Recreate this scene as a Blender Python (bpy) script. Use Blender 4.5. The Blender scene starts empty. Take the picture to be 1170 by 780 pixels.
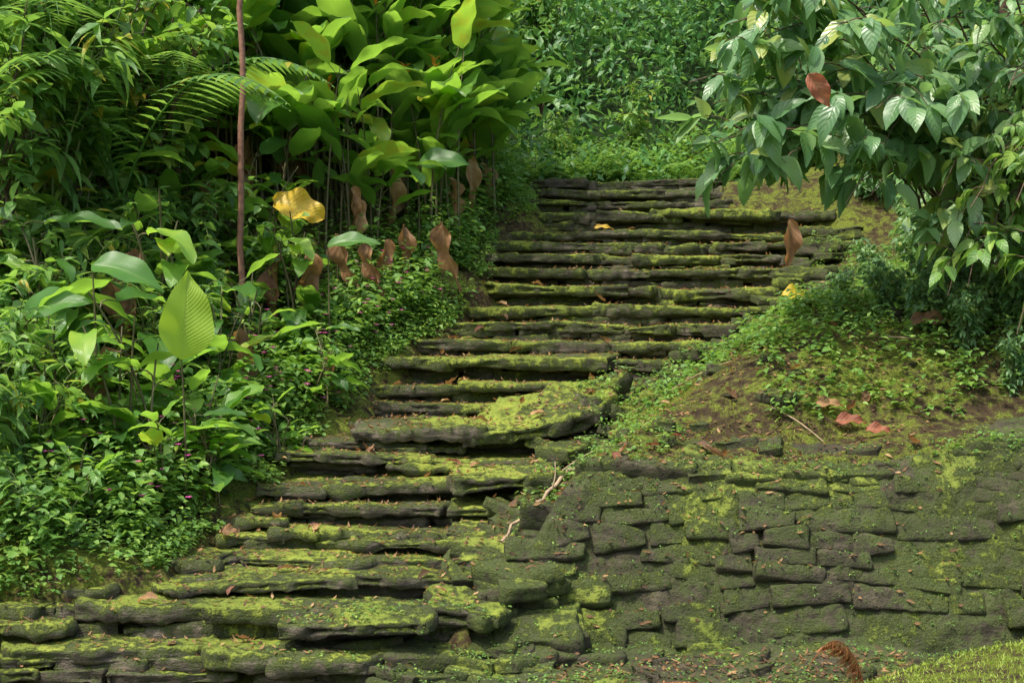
import bpy, math, random
import numpy as np
from mathutils import Vector, Matrix
from mathutils.bvhtree import BVHTree
rng=np.random.default_rng(7); random.seed(7)
scene=bpy.context.scene
scene.view_settings.view_transform='Standard'; scene.view_settings.look='None'; scene.view_settings.exposure=0
COL=scene.collection
# ---------------------------------------------------------------- noise
def hsh(a,b,c,s):
    n=(a*73856093)^(b*19349663)^(c*83492791)^(s*26544357)
    n&=0xffffffff
    n=((n^(n>>16))*0x45d9f3b)&0xffffffff
    n=((n^(n>>16))*0x45d9f3b)&0xffffffff
    n=n^(n>>16)
    return n/4294967295.0
def vn(P,seed=0):
    P=np.asarray(P,float); F=np.floor(P); f=P-F; I=F.astype(np.int64); f=f*f*(3-2*f)
    x,y,z=I.T; a,b,c=f.T; r=0
    for dx in (0,1):
        wx=a if dx else 1-a
        for dy in (0,1):
            wy=b if dy else 1-b
            for dz in (0,1):
                wz=c if dz else 1-c
                r=r+hsh(x+dx,y+dy,z+dz,seed)*wx*wy*wz
    return r*2-1
def fbm(P,o=4,seed=0):
    r=0;a=1;t=0
    P=np.asarray(P,float)
    for i in range(o):
        r=r+a*vn(P*2**i+i*17.3,seed+i); t+=a; a*=.5
    return r/t*1.5
def sstep(t):
    t=np.clip(t,0,1); return t*t*(3-2*t)
def nrmz(v): return v/np.maximum(np.linalg.norm(v,axis=-1,keepdims=True),1e-9)
# ---------------------------------------------------------------- mesh accumulator
class Geo:
    def __init__(s): s.v=[];s.f=[];s.uv=[];s.r=[];s.n=0
    def add(s,v,f,uv=None,r=None):
        v=np.asarray(v,float);n=len(v)
        s.v.append(v);s.f.append(np.asarray(f)+s.n)
        s.uv.append(np.zeros((n,2)) if uv is None else uv)
        s.r.append(np.full(n,.5) if r is None else (np.full(n,float(r)) if np.isscalar(r) else r)); s.n+=n
    def arr(s): return np.concatenate(s.v),np.concatenate(s.f)
    def mesh(s,name,mat,smooth=True,offset=None):
        v,f=s.arr()
        if offset is not None: v=v-np.asarray(offset)
        uv=np.concatenate(s.uv); r=np.concatenate(s.r)
        me=bpy.data.meshes.new(name)
        me.vertices.add(len(v)); me.vertices.foreach_set('co',v.astype(np.float32).ravel())
        me.loops.add(f.size); me.loops.foreach_set('vertex_index',f.astype(np.int32).ravel())
        me.polygons.add(len(f)); me.polygons.foreach_set('loop_start',(np.arange(len(f))*4).astype(np.int32))
        me.polygons.foreach_set('loop_total',np.full(len(f),4,np.int32))
        me.update(calc_edges=True)
        ul=me.uv_layers.new(name='UVMap'); ul.data.foreach_set('uv',uv[f.ravel()].astype(np.float32).ravel())
        at=me.attributes.new('rnd','FLOAT','POINT'); at.data.foreach_set('value',r.astype(np.float32))
        me.polygons.foreach_set('use_smooth',np.full(len(f),smooth,dtype=bool))
        me.materials.append(mat); me.update()
        return me
PROF={'ovate':lambda t:np.sin(np.pi*t**.72)**.9*(1-.15*t),
      'paddle':lambda t:np.sin(np.pi*t**.8)**.62,
      'lance':lambda t:np.sin(np.pi*t**.62)**1.2,
      'blade':lambda t:(1-t)**.7}
def leaves(g,base,d,n,L,W,rnd,bend=.6,fold=.25,rows=4,cols=3,shape='ovate',wav=0.):
    base=np.asarray(base,float);N=len(base)
    if N==0:return
    d=nrmz(np.asarray(d,float)); n=np.asarray(n,float)
    s=nrmz(np.cross(d,n)); u=np.cross(s,d)
    L=np.broadcast_to(L,(N,));W=np.broadcast_to(W,(N,));th=np.broadcast_to(bend,(N,))+1e-3
    t=np.linspace(0,1,rows+1); w=np.maximum(PROF[shape](np.clip(t,1e-4,.9999)),.03)
    c=np.linspace(-1,1,cols)
    T,C=np.meshgrid(t,c,indexing='ij'); Wp=np.repeat(w,cols); T=T.ravel();C=C.ravel()
    a=th[:,None]*T[None]
    X=L[:,None]*np.sin(a)/th[:,None]; Z=-L[:,None]*(1-np.cos(a))/th[:,None]
    side=W[:,None]*.5*Wp[None]*C[None]
    up=fold*np.abs(side)
    if wav: up=up+wav*W[:,None]*np.abs(C)[None]*np.sin(T[None]*14+rng.random((N,1))*6+C[None]*2)
    Ux=np.sin(a);Uz=np.cos(a)
    v=base[:,None,:]+d[:,None,:]*(X+up*Ux)[...,None]+u[:,None,:]*(Z+up*Uz)[...,None]+s[:,None,:]*side[...,None]
    nv=(rows+1)*cols
    f=[]
    for i in range(rows):
        for j in range(cols-1):
            p=i*cols+j; f.append((p,p+1,p+cols+1,p+cols))
    f=np.array(f)[None]+(np.arange(N)*nv)[:,None,None]
    uv=np.stack([C*.5+.5,T],-1)[None].repeat(N,0).reshape(-1,2)
    g.add(v.reshape(-1,3),f.reshape(-1,4),uv,np.repeat(np.broadcast_to(rnd,(N,)),nv))
def tube(g,pts,rad,k=6,r=.5):
    pts=np.asarray(pts,float);m=len(pts);rad=np.broadcast_to(rad,(m,))
    tg=nrmz(np.gradient(pts,axis=0)); ref=np.array([.31,.95,.05]) if abs(tg[0][1])<.9 else np.array([1.,0,0])
    a=nrmz(np.cross(tg,ref)); b=np.cross(tg,a)
    ph=np.arange(k)/k*2*np.pi
    v=pts[:,None]+rad[:,None,None]*(a[:,None]*np.cos(ph)[None,:,None]+b[:,None]*np.sin(ph)[None,:,None])
    f=[]
    for i in range(m-1):
        for j in range(k):
            f.append((i*k+j,i*k+(j+1)%k,(i+1)*k+(j+1)%k,(i+1)*k+j))
    uv=np.stack([np.tile(ph/6.283,m),np.repeat(np.linspace(0,1,m),k)],-1)
    g.add(v.reshape(-1,3),np.array(f),uv,r)
# ---------------------------------------------------------------- materials
def newmat(name):
    m=bpy.data.materials.new(name); m.use_nodes=True; nt=m.node_tree
    for n in list(nt.nodes): nt.nodes.remove(n)
    return m,nt
class NB:
    def __init__(s,nt): s.nt=nt
    def n(s,t,**k):
        x=s.nt.nodes.new(t)
        for a,b in k.items(): setattr(x,a,b)
        return x
    def l(s,a,b): s.nt.links.new(a,b)
    def put(s,inp,v):
        if isinstance(v,bpy.types.NodeSocket): s.l(v,inp)
        elif isinstance(v,tuple) and len(v)==3 and inp.type=='RGBA': inp.default_value=(*v,1)
        else: inp.default_value=v
    def math(s,op,a,b=0.,c=None,clamp=False):
        x=s.n('ShaderNodeMath',operation=op,use_clamp=clamp); s.put(x.inputs[0],a); s.put(x.inputs[1],b)
        if c is not None: s.put(x.inputs[2],c)
        return x.outputs[0]
    def mix(s,f,a,b,bt='MIX'):
        x=s.n('ShaderNodeMixRGB',blend_type=bt); s.put(x.inputs[0],f);s.put(x.inputs[1],a);s.put(x.inputs[2],b); return x.outputs[0]
    def noise(s,vec,sc,det=5,rough=.6):
        x=s.n('ShaderNodeTexNoise'); x.inputs['Scale'].default_value=sc;x.inputs['Detail'].default_value=det;x.inputs['Roughness'].default_value=rough
        if vec is not None: s.l(vec,x.inputs['Vector'])
        return x.outputs[0]
    def ramp(s,f,stops):
        x=s.n('ShaderNodeValToRGB'); cr=x.color_ramp
        while len(cr.elements)<len(stops): cr.elements.new(.5)
        for e,(p,c) in zip(cr.elements,stops): e.position=p; e.color=(*c,1)
        s.put(x.inputs[0],f); return x.outputs[0]
    def mr(s,v,a,b,c=0.,d=1.):
        x=s.n('ShaderNodeMapRange'); x.interpolation_type='SMOOTHSTEP'
        s.put(x.inputs[0],v)
        for i,q in enumerate((a,b,c,d)): x.inputs[i+1].default_value=q
        return x.outputs[0]
def leafmat(name,stops,trans=.35,tcol=(.22,.42,.03),rough=.42,vk=9.,vs=.35,spec=.45,blotch=0.):
    m,nt=newmat(name);b=NB(nt)
    at=b.n('ShaderNodeAttribute',attribute_name='rnd').outputs['Fac']
    geo=b.n('ShaderNodeNewGeometry')
    ns=b.noise(geo.outputs['Position'],7. if not blotch else 14.,2)
    f=b.math('ADD',at,b.math('MULTIPLY',b.math('SUBTRACT',ns,.5),.22+blotch))
    c=b.ramp(f,stops)
    uv=b.n('ShaderNodeUVMap',uv_map='UVMap').outputs[0]
    sp=b.n('ShaderNodeSeparateXYZ'); b.l(uv,sp.inputs[0])
    du=b.math('ABSOLUTE',b.math('SUBTRACT',sp.outputs[0],.5))
    mid=b.mr(du,.012,.04,1.,0.)
    ph=b.math('MULTIPLY',b.math('SUBTRACT',sp.outputs[1],b.math('MULTIPLY',du,.5)),vk*6.283)
    vein=b.mr(b.math('SINE',ph),.75,1.,0.,1.)
    vv=b.math('MAXIMUM',mid,b.math('MULTIPLY',vein,vs))
    c2=b.mix(b.math('MULTIPLY',vv,.45),c,b.mix(.5,c,(.30,.38,.10)))
    p=b.n('ShaderNodeBsdfPrincipled'); b.put(p.inputs['Base Color'],c2); p.inputs['Roughness'].default_value=rough
    p.inputs['Specular IOR Level'].default_value=spec
    bp=b.n('ShaderNodeBump'); bp.inputs['Strength'].default_value=.35; bp.inputs['Distance'].default_value=.004
    b.l(b.math('SUBTRACT',b.math('MULTIPLY',b.math('SINE',ph),.5),mid),bp.inputs['Height']); b.l(bp.outputs[0],p.inputs['Normal'])
    t=b.n('ShaderNodeBsdfTranslucent'); b.put(t.inputs[0],b.mix(.55,c2,tcol))
    mx=b.n('ShaderNodeMixShader'); mx.inputs[0].default_value=trans
    b.l(p.outputs[0],mx.inputs[1]);b.l(t.outputs[0],mx.inputs[2])
    o=b.n('ShaderNodeOutputMaterial'); b.l(mx.outputs[0],o.inputs[0]); return m
Y=(.42,.34,.03)
M_shrub=leafmat('shrub_leaf',[(0,(.035,.10,.028)),(.5,(.095,.23,.048)),(.9,(.23,.4,.08)),(.985,(.32,.42,.06)),(1.,Y)],trans=.45,tcol=(.4,.68,.08),spec=.55)
M_blue=leafmat('cool_leaf',[(0,(.05,.13,.05)),(.6,(.125,.26,.10)),(.95,(.25,.4,.15)),(1.,(.36,.42,.09))],trans=.42,tcol=(.36,.64,.12),vk=7,rough=.34,spec=.6)
M_canna=leafmat('paddle_leaf',[(0,(.03,.09,.022)),(.5,(.085,.22,.04)),(.9,(.23,.42,.06)),(.97,(.36,.5,.05)),(1.,Y)],trans=.5,tcol=(.46,.78,.06),rough=.32,vk=26,vs=.25,spec=.6)
M_far=leafmat('far_leaf',[(0,(.02,.08,.028)),(.5,(.085,.24,.06)),(1.,(.28,.47,.10))],trans=.4,vk=4,tcol=(.3,.58,.08))
M_herb=leafmat('herb_leaf',[(0,(.05,.14,.03)),(.6,(.14,.29,.055)),(1.,(.3,.45,.08))],trans=.4,vk=5,tcol=(.34,.58,.06))
M_grass=leafmat('grass_blade',[(0,(.18,.27,.04)),(1.,(.44,.54,.08))],trans=.4,vk=1,tcol=(.5,.7,.06))
M_moss=leafmat('moss_tuft',[(0,(.055,.085,.013)),(.5,(.155,.195,.024)),(1.,(.30,.345,.045))],trans=.3,tcol=(.32,.4,.05),rough=.8,vk=1,spec=.1)
M_dead=leafmat('withered_leaf',[(0,(.07,.035,.018)),(.35,(.2,.1,.045)),(.7,(.36,.2,.08)),(1.,(.5,.34,.16))],trans=.3,tcol=(.6,.28,.08),rough=.65,vk=8,blotch=.9)
M_rust=leafmat('rusty_frond',[(0,(.12,.045,.02)),(.5,(.28,.12,.04)),(1.,(.42,.21,.07))],trans=.3,tcol=(.6,.26,.06),rough=.65,vk=2)
M_yel=leafmat('yellowed_leaf',[(0,(.4,.2,.04)),(.3,(.66,.42,.04)),(1.,(.85,.64,.05))],trans=.4,tcol=(.95,.66,.05),vk=14,blotch=.8)
M_red=leafmat('reddened_leaf',[(0,(.12,.05,.03)),(.5,(.32,.10,.05)),(1.,(.48,.24,.12))],trans=.3,tcol=(.6,.2,.08),vk=8,blotch=.9,rough=.6)
M_pink=leafmat('pink_petal',[(0,(.6,.06,.32)),(1.,(.78,.16,.48))],trans=.3,tcol=(.8,.12,.5),vk=1)
M_orange=leafmat('orange_bract',[(0,(.7,.22,.02)),(1.,(.8,.38,.03))],trans=.3,tcol=(.9,.4,.05),vk=1)
M_bright=leafmat('sunlit_leaf',[(0,(.3,.46,.04)),(1.,(.37,.55,.05))],trans=.5,tcol=(.6,.88,.05),vk=22,vs=.25)  # backlit brightness of the one big leaf put into its colour
def barkmat(name,c1,c2,sc=14,rough=.85):
    m,nt=newmat(name);b=NB(nt);geo=b.n('ShaderNodeNewGeometry')
    n=b.noise(geo.outputs['Position'],sc,4,.65)
    p=b.n('ShaderNodeBsdfPrincipled');b.put(p.inputs['Base Color'],b.ramp(n,[(.3,c1),(.7,c2)]));p.inputs['Roughness'].default_value=rough
    bp=b.n('ShaderNodeBump');bp.inputs['Strength'].default_value=.6;bp.inputs['Distance'].default_value=.01;b.l(n,bp.inputs['Height']);b.l(bp.outputs[0],p.inputs['Normal'])
    o=b.n('ShaderNodeOutputMaterial');b.l(p.outputs[0],o.inputs[0]);return m
M_stem=barkmat('green_stem',(.05,.08,.02),(.14,.18,.045))
M_stalk=barkmat('paddle_stalk',(.05,.05,.018),(.16,.14,.055),9,.7)
M_bark=barkmat('twig_bark',(.05,.03,.018),(.14,.09,.05))
M_pole=barkmat('smooth_bark',(.13,.06,.035),(.3,.15,.09),20)
M_stick=barkmat('dry_stick',(.2,.14,.09),(.42,.3,.18),20)
def stonemat(name,wall=False):
    m,nt=newmat(name);b=NB(nt);geo=b.n('ShaderNodeNewGeometry');pos=geo.outputs['Position']
    at=b.n('ShaderNodeAttribute',attribute_name='rnd').outputs['Fac']
    sp=b.n('ShaderNodeSeparateXYZ');b.l(geo.outputs['Normal'],sp.inputs[0])
    mp=b.n('ShaderNodeMapping');mp.inputs['Scale'].default_value=(1,1,5 if not wall else 2.5);b.l(pos,mp.inputs[0])
    st=b.noise(mp.outputs[0],6,6,.7); n2=b.noise(pos,16,6,.7); n3=b.noise(pos,90,3,.7); n4=b.noise(pos,2.2,3,.55)
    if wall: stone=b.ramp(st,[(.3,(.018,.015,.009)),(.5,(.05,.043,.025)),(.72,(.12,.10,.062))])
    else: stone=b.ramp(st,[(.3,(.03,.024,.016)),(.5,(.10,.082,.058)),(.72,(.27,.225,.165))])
    stone=b.mix(b.mr(n2,.42,.7,0,.6),stone,(.055,.062,.018))
    up=sp.outputs[2]
    msk=b.math('ADD',b.math('MULTIPLY',up,.46 if not wall else .28),b.math('MULTIPLY',b.math('SUBTRACT',at,.5),.9))
    msk=b.math('ADD',msk,b.math('MULTIPLY',b.math('SUBTRACT',n2,.5),2.1))
    msk=b.math('ADD',msk,b.math('MULTIPLY',b.math('SUBTRACT',n3,.5),.9))
    msk=b.math('ADD',msk,b.math('MULTIPLY',b.math('SUBTRACT',n4,.5),1.5 if wall else .8))
    thin=b.mr(msk,-.24,.22,0,.92); thick=b.mr(msk,.24,.6)
    c=b.mix(thin,stone,b.ramp(n4,[(.35,(.042,.055,.014)),(.65,(.072,.10,.022))]))
    mossc=b.ramp(b.math('ADD',b.math('MULTIPLY',n2,.6),b.math('MULTIPLY',n4,.4)),[(.3,(.068,.097,.014)),(.5,(.155,.2,.024)),(.68,(.29,.335,.042))])
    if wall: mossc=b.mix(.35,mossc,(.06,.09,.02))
    c=b.mix(thick,c,mossc)
    c=b.mix(b.mr(n3,.5,.75,0,.45),c,(.028,.024,.01))
    p=b.n('ShaderNodeBsdfPrincipled');b.put(p.inputs['Base Color'],c);p.inputs['Roughness'].default_value=.8;p.inputs['Specular IOR Level'].default_value=.3
    h=b.math('ADD',b.math('MULTIPLY',n3,.35),b.math('MULTIPLY',n2,.8)); h=b.math('ADD',h,b.math('MULTIPLY',st,.9)); h=b.math('ADD',h,b.math('MULTIPLY',thick,.35))
    bp=b.n('ShaderNodeBump');bp.inputs['Strength'].default_value=1.;bp.inputs['Distance'].default_value=.03;b.l(h,bp.inputs['Height']);b.l(bp.outputs[0],p.inputs['Normal'])
    o=b.n('ShaderNodeOutputMaterial');b.l(p.outputs[0],o.inputs[0]);return m
M_step=stonemat('mossy_step_stone'); M_wall=stonemat('mossy_wall_stone',True)
def groundmat():
    m,nt=newmat('forest_soil');b=NB(nt);geo=b.n('ShaderNodeNewGeometry');pos=geo.outputs['Position']
    n1=b.noise(pos,1.6,4,.65);n2=b.noise(pos,14,6,.7);n3=b.noise(pos,70,4,.7)
    soil=b.ramp(n2,[(.3,(.028,.02,.011)),(.55,(.085,.058,.03)),(.75,(.2,.14,.075))])
    moss=b.ramp(n3,[(.3,(.05,.07,.012)),(.5,(.14,.175,.025)),(.7,(.26,.3,.04))])
    k=b.mr(b.math('ADD',n1,b.math('MULTIPLY',b.math('SUBTRACT',n2,.5),1.5)),.36,.66)
    sp=b.n('ShaderNodeSeparateXYZ');b.l(pos,sp.inputs[0])
    c=b.mix(k,soil,moss)
    c=b.mix(b.mr(sp.outputs[1],15.8,17.),c,(.022,.045,.012))  # dark green hides hillside soil and paints in shade between the bushes
    p=b.n('ShaderNodeBsdfPrincipled');b.put(p.inputs['Base Color'],c);p.inputs['Roughness'].default_value=.95;p.inputs['Specular IOR Level'].default_value=.15
    bp=b.n('ShaderNodeBump');bp.inputs['Strength'].default_value=1;bp.inputs['Distance'].default_value=.06
    b.l(b.math('ADD',n2,b.math('MULTIPLY',n3,.4)),bp.inputs['Height']);b.l(bp.outputs[0],p.inputs['Normal'])
    o=b.n('ShaderNodeOutputMaterial');b.l(p.outputs[0],o.inputs[0]);return m
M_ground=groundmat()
# ---------------------------------------------------------------- scene helpers
def obj(name,me,parent=None,loc=(0,0,0),rot=(0,0,0),sc=1.,**props):
    o=bpy.data.objects.new(name,me); COL.objects.link(o); o.location=loc;o.rotation_euler=rot
    o.scale=(sc,)*3 if np.isscalar(sc) else sc
    if parent: o.parent=parent
    for k,v in props.items(): o[k]=v
    return o
def thing(name,parts,loc,rz=0,sc=1.,label='',category='',group=None,tilt=(0,0)):
    kw=dict(label=label,category=category)
    if group: kw['group']=group
    r=obj(name,None,loc=loc,rot=(tilt[0],tilt[1],rz),sc=sc,**kw); r.empty_display_size=.2
    for pn,me in parts:
        if me is not None: obj(pn,me,parent=r)
    return r
# ---------------------------------------------------------------- survey of the stairway
tab=[(745,-90,440),(690,-70,545),(655,165,570),(635,200,585),(607,228,590),(575,268,605),(545,310,625),(520,318,645),(500,345,655),
(478,390,650),(460,415,690),(440,413,735),(408,445,790),(388,470,838),(368,513,850),(348,527,885),(325,547,915),(305,560,905),
(290,562,920),(275,562,945),(262,567,960),(240,608,965),(228,608,840),(215,605,835),(203,605,832)]
EYE=1.53
steps=[]
for i,(b_,l_,r_) in enumerate(tab):
    d=7+.354*i
    steps.append((d,EYE+(390-b_)*d/1625,(l_-585)*d/1625,(r_-585)*d/1625))
steps=np.array(steps)
ys=np.concatenate([[-70,6.5],steps[:,0],[16.6,18,24,40,90]])
zs=np.concatenate([[-.12,-.12],steps[:,1],[3.34,3.6,7.4,17,34]])
Lx=np.interp(ys,steps[:,0],steps[:,2]);Rx=np.interp(ys,steps[:,0],steps[:,3])
def H(x,y,nz=True,bankonly=False):
    x=np.asarray(x,float);y=np.asarray(y,float)
    S=np.interp(y,ys,zs);L=np.interp(y,ys,Lx);R=np.interp(y,ys,Rx)
    dl=L-x;dr=x-R
    far=sstep((y-15.6)/1.)
    zl=S-.06+.28*np.maximum(dl,0)*(1-.5*far)
    T=np.interp(y,[7,8,9,10,11,12,15.5,18,24,40,90],[.6,.84,1.14,1.42,1.72,2.05,3.5,4.0,8,17.5,34.5])+.35*sstep((dr-.7)/1.1)*sstep((y-8.5)/.8)
    w=.4+.45*np.clip(y-8,0,3)
    bank=S-.06+(T-S)*sstep(dr/w)+.15*np.maximum(dr-2,0)
    if bankonly: return bank
    zr=-.12+(bank+.12)*sstep((y-7.76)/.4)
    ins=S-.06-.2*sstep(np.minimum(-dl,-dr)/.2)*(1-far)
    z=np.where(dl>0,zl,np.where(dr>0,zr,ins))
    lawn=.445*sstep((x-.75)/2.0)*(1-sstep((y-6.15)/.5))*sstep((y-2)/2)
    z=z+lawn
    if nz:
        P=np.stack([x,y,0*x],-1).reshape(-1,3)
        nn=(fbm(P*1.3,3,5)*.06+fbm(P*5,3,9)*.03).reshape(x.shape)
        z=z+nn*(1+np.clip((y-17)/4,0,8))*(1-.6*(y<6.8))
    return z
nu=340
u=np.linspace(-1,1,nu)
gx=60*np.sinh(4*u)/np.sinh(4); gy=10+78*np.sinh(4*u)/np.sinh(4)
GX,GY=np.meshgrid(gx,gy); GZ=H(GX,GY)
V=np.stack([GX,GY,GZ],-1).reshape(-1,3)
def gridf(a,b):
    idx=np.arange(a*b).reshape(a,b)
    return np.stack([idx[:-1,:-1],idx[:-1,1:],idx[1:,1:],idx[1:,:-1]],-1).reshape(-1,4)
F=gridf(nu,nu)
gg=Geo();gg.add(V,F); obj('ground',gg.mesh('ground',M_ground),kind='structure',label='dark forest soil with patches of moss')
solid=[(V,F)]
# ---------------------------------------------------------------- rocks
_c={}
def boxgrid(nx,ny,nz):
    k=(nx,ny,nz)
    if k in _c:return _c[k]
    def sp(n): return np.sin(np.linspace(-1,1,n+1)*np.pi/2*.92)/math.sin(np.pi/2*.92)
    A=[sp(nx),sp(ny),sp(nz)];vs=[];fs=[];o=0
    for ax in range(3):
        a,b=[q for q in range(3) if q!=ax]
        for s in (-1,1):
            U,W=np.meshgrid(A[a],A[b],indexing='ij')
            v=np.zeros(U.shape+(3,));v[...,a]=U;v[...,b]=W;v[...,ax]=s
            id_=np.arange(U.size).reshape(U.shape)+o
            f=np.stack([id_[:-1,:-1],id_[1:,:-1],id_[1:,1:],id_[:-1,1:]],-1).reshape(-1,4)
            sg=1 if (ax!=1) else -1
            if sg*s<0: f=f[:,::-1]
            vs.append(v.reshape(-1,3));fs.append(f);o+=U.size
    v=np.concatenate(vs);f=np.concatenate(fs)
    q,inv=np.unique(np.round(v,6),axis=0,return_inverse=True); inv=inv.ravel()
    _c[k]=(q,inv[f]);return _c[k]
def rock(g,c,h,R=None,rad=.03,amp=.02,strata=.012,seed=0,res=.03,fine=.005,skew=(0,0,0,0),rg=1.,mb=0.):
    h=np.array(h,float)
    n=[int(np.clip(2*hh/res,5,50)) for hh in h]
    p,f=boxgrid(*n)
    hh=h[None]; rad=min(rad,h.min()*.95)
    P=p*hh; inner=np.clip(P,-(hh-rad),(hh-rad)); d=P-inner; N=nrmz(d); P=inner+N*rad
    P[:,0]+=skew[0]*P[:,1]; P[:,1]+=skew[1]*P[:,0]*P[:,0]/max(h[0],.1)+skew[2]*P[:,0]; P[:,2]*=1+skew[3]*p[:,0]
    if R is not None: P=P@R.T; Nw=N@R.T
    else: Nw=N
    P=P+np.array(c)
    Q=P+seed*3.7
    hor=np.sqrt(np.clip(1-N[:,2]**2,0,1))
    rag=rg*fbm(Q*np.array([6.,6.,2.]),4,seed+20)*hor*min(.055,h[1]*.28)
    disp=amp*fbm(Q*3.2,3,seed)*.7+amp*.5*fbm(Q*9,2,seed+3)+fine*fbm(Q*30,2,seed+5)+rag
    ql=Q*np.array([2.,2.,34.]); disp=disp+strata*vn(ql,seed+9)*hor
    P=P+Nw*disp[:,None]
    m=np.clip(fbm(P*2.1,3,77)*.5+.5+mb,0,1)
    g.add(P,f,None,m)
def rot(rx,ry,rz):
    return np.array(Matrix.Rotation(rz,3,'Z')@Matrix.Rotation(ry,3,'Y')@Matrix.Rotation(rx,3,'X'))
stair=obj('stone_staircase',None,loc=(0,7,0),label='long mossy staircase of rough layered stone slabs climbing the slope',category='staircase')
sd=1;stepgeos=[]
U_=random.uniform
for i,(y,z,xl,xr) in enumerate(steps):
    g=Geo(); zp=steps[i-1][1] if i else -.14; rise=z-zp
    zn=steps[i+1][1] if i<24 else z+.1
    tilt=U_(-.022,.022);sag=U_(.0,.03);mt=.16 if i>9 else .05
    bot=zp-.03
    x=xl
    while x<xr-.08:
        w=random.choice([.4,.6,.9,1.2,1.6] if i>8 else [.3,.45,.65,.9,1.2])*U_(.85,1.15)
        if xr-(x+w)<.25: w=xr-x
        th=min(max(rise*U_(.42,.64),.048),.085)
        q=(x+w/2-(xl+xr)/2)/((xr-xl)/2)
        zc=z+U_(-.018,.012)+tilt*q-sag*(1-q*q)
        yj=U_(-.06,.04)+.05*math.sin(x*1.7+i)
        rock(g,(x+w/2,y+yj+.28,zc-th/2),(w/2-.002,.28,th/2),R=rot(U_(-.02,.07),U_(-.045,.045),U_(-.09,.09)),
             rad=th*.3,amp=.017,strata=.009,seed=sd,res=.021,fine=.007,skew=(U_(-.45,.45),U_(-.1,.12),0,U_(-.35,.35)),rg=1.15,mb=mt);sd+=1
        x+=w
    zt=z-.05
    while zt>bot+.02:
        th=U_(.04,.08)
        if zt-th-bot<.04: th=max(zt-bot,.03)
        x=xl+U_(0,.08);setb=U_(.06,.13)
        while x<xr-.1:
            w=U_(.2,.75)
            if xr-(x+w)<.2: w=xr-x
            rock(g,(x+w/2,y+setb+.18+U_(-.025,.03),zt-th/2),(w/2-.004,.2,th/2+.003),R=rot(U_(-.03,.03),U_(-.06,.06),U_(-.1,.1)),
                 rad=th*.22,amp=.013,strata=.01,seed=sd,res=.026,skew=(U_(-.3,.3),0,0,U_(-.45,.45)),rg=1.1,mb=-.1);sd+=1
            x+=w
        zt-=th
    if i<9:
        w=U_(.25,.6);xx=U_(xl+w/2,xr-w/2);th=.045
        rock(g,(xx,y+.2+.25,z+(zn-z)*U_(.4,.6)-th/2),(w/2,.24,th/2),R=rot(U_(-.02,.05),U_(-.05,.05),U_(-.12,.12)),rad=.012,amp=.018,strata=.01,seed=sd,res=.022,skew=(U_(-.4,.4),0,0,U_(-.4,.4)),rg=1.5);sd+=1
    if i==9:
        rock(g,(.25,9.97,1.03),(.47,.34,.045),R=rot(.3,-.17,.12),rad=.02,amp=.04,strata=.018,seed=501,res=.02,skew=(.5,.1,0,.1),rg=1.9,mb=.14)
        rock(g,(.0,9.9,.94),(.42,.25,.04),R=rot(.12,-.08,.02),rad=.014,amp=.03,strata=.016,seed=511,res=.022,rg=1.7)
        rock(g,(-.62,9.93,.915),(.46,.25,.035),R=rot(.08,-.04,-.05),rad=.014,amp=.025,strata=.014,seed=502,res=.022,rg=1.6)
        rock(g,(.62,10.1,1.08),(.2,.2,.04),R=rot(.1,.3,.3),rad=.014,amp=.03,strata=.014,seed=512,res=.022,rg=1.6)
    if i==1:
        rock(g,(-.8,7.25,.11),(.38,.2,.035),R=rot(.08,-.03,.03),rad=.014,amp=.025,strata=.012,seed=503,res=.02,rg=1.8,mb=.1)
        rock(g,(-.25,7.45,.13),(.2,.18,.04),R=rot(.1,.06,-.1),rad=.014,amp=.03,strata=.012,seed=504,res=.02,rg=1.8,mb=.15)
    if i==3:
        rock(g,(-.08,8.05,.33),(.2,.2,.04),R=rot(.1,-.08,.1),rad=.014,amp=.03,strata=.012,seed=505,res=.02,skew=(.3,0,0,.2),rg=1.8)
    if i==6:
        rock(g,(-.05,9.0,.67),(.34,.22,.04),R=rot(.1,-.05,.1),rad=.014,amp=.03,strata=.014,seed=506,res=.02,rg=1.8,mb=.1)
    v,f=g.arr(); solid.append((v,f)); stepgeos.append(g)
    obj('step',g.mesh('step',M_step,offset=(0,7,0)),parent=stair)
gr=Geo()
for k in range(190):
    x=U_(-.9,2.4);y=U_(6.7,7.5)
    s=U_(.03,.12)
    rock(gr,(x,y,float(H(x,y))+.0),(s*1.6,s,s*.35),R=rot(U_(-.2,.2),U_(-.2,.2),U_(0,3)),rad=s*.12,amp=.02,strata=.01,seed=800+k,res=.03)
for k in range(40): # broken stones closing the foot of the flight against the wall
    x=U_(-.25,.3);t=U_(0,1);y=7.3+.8*t;s=U_(.06,.14)
    rock(gr,(x,y,-.08+.5*t*U_(.75,1.)),(s*1.5,s,s*.4),R=rot(U_(.1,.5),U_(-.2,.2),U_(-.3,.3)),rad=s*.12,amp=.025,strata=.01,seed=1190+k,res=.03)
for k in range(90):
    y=U_(7.6,14.3);x=float(np.interp(y,ys,Rx))+U_(-.12,.25);s=U_(.05,.15)
    zz=max(float(np.interp(y,ys,zs)),float(H(x,y)))
    rock(gr,(x,y,zz-.01+U_(-.04,.02)),(s*1.5,s,s*.35),R=rot(U_(-.25,.25),U_(-.35,.1),U_(0,3)),rad=s*.12,amp=.025,strata=.01,seed=990+k,res=.03)
for k in range(60):
    y=U_(8.1,11.5);x=float(np.interp(y,ys,Rx))+U_(.2,2.4);s=U_(.025,.08)
    rock(gr,(x,y,float(H(x,y))),(s*1.4,s,s*.45),R=rot(U_(-.3,.3),U_(-.3,.3),U_(0,3)),rad=s*.15,amp=.02,strata=.008,seed=1090+k,res=.03)
v,f=gr.arr();solid.append((v,f))
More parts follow.
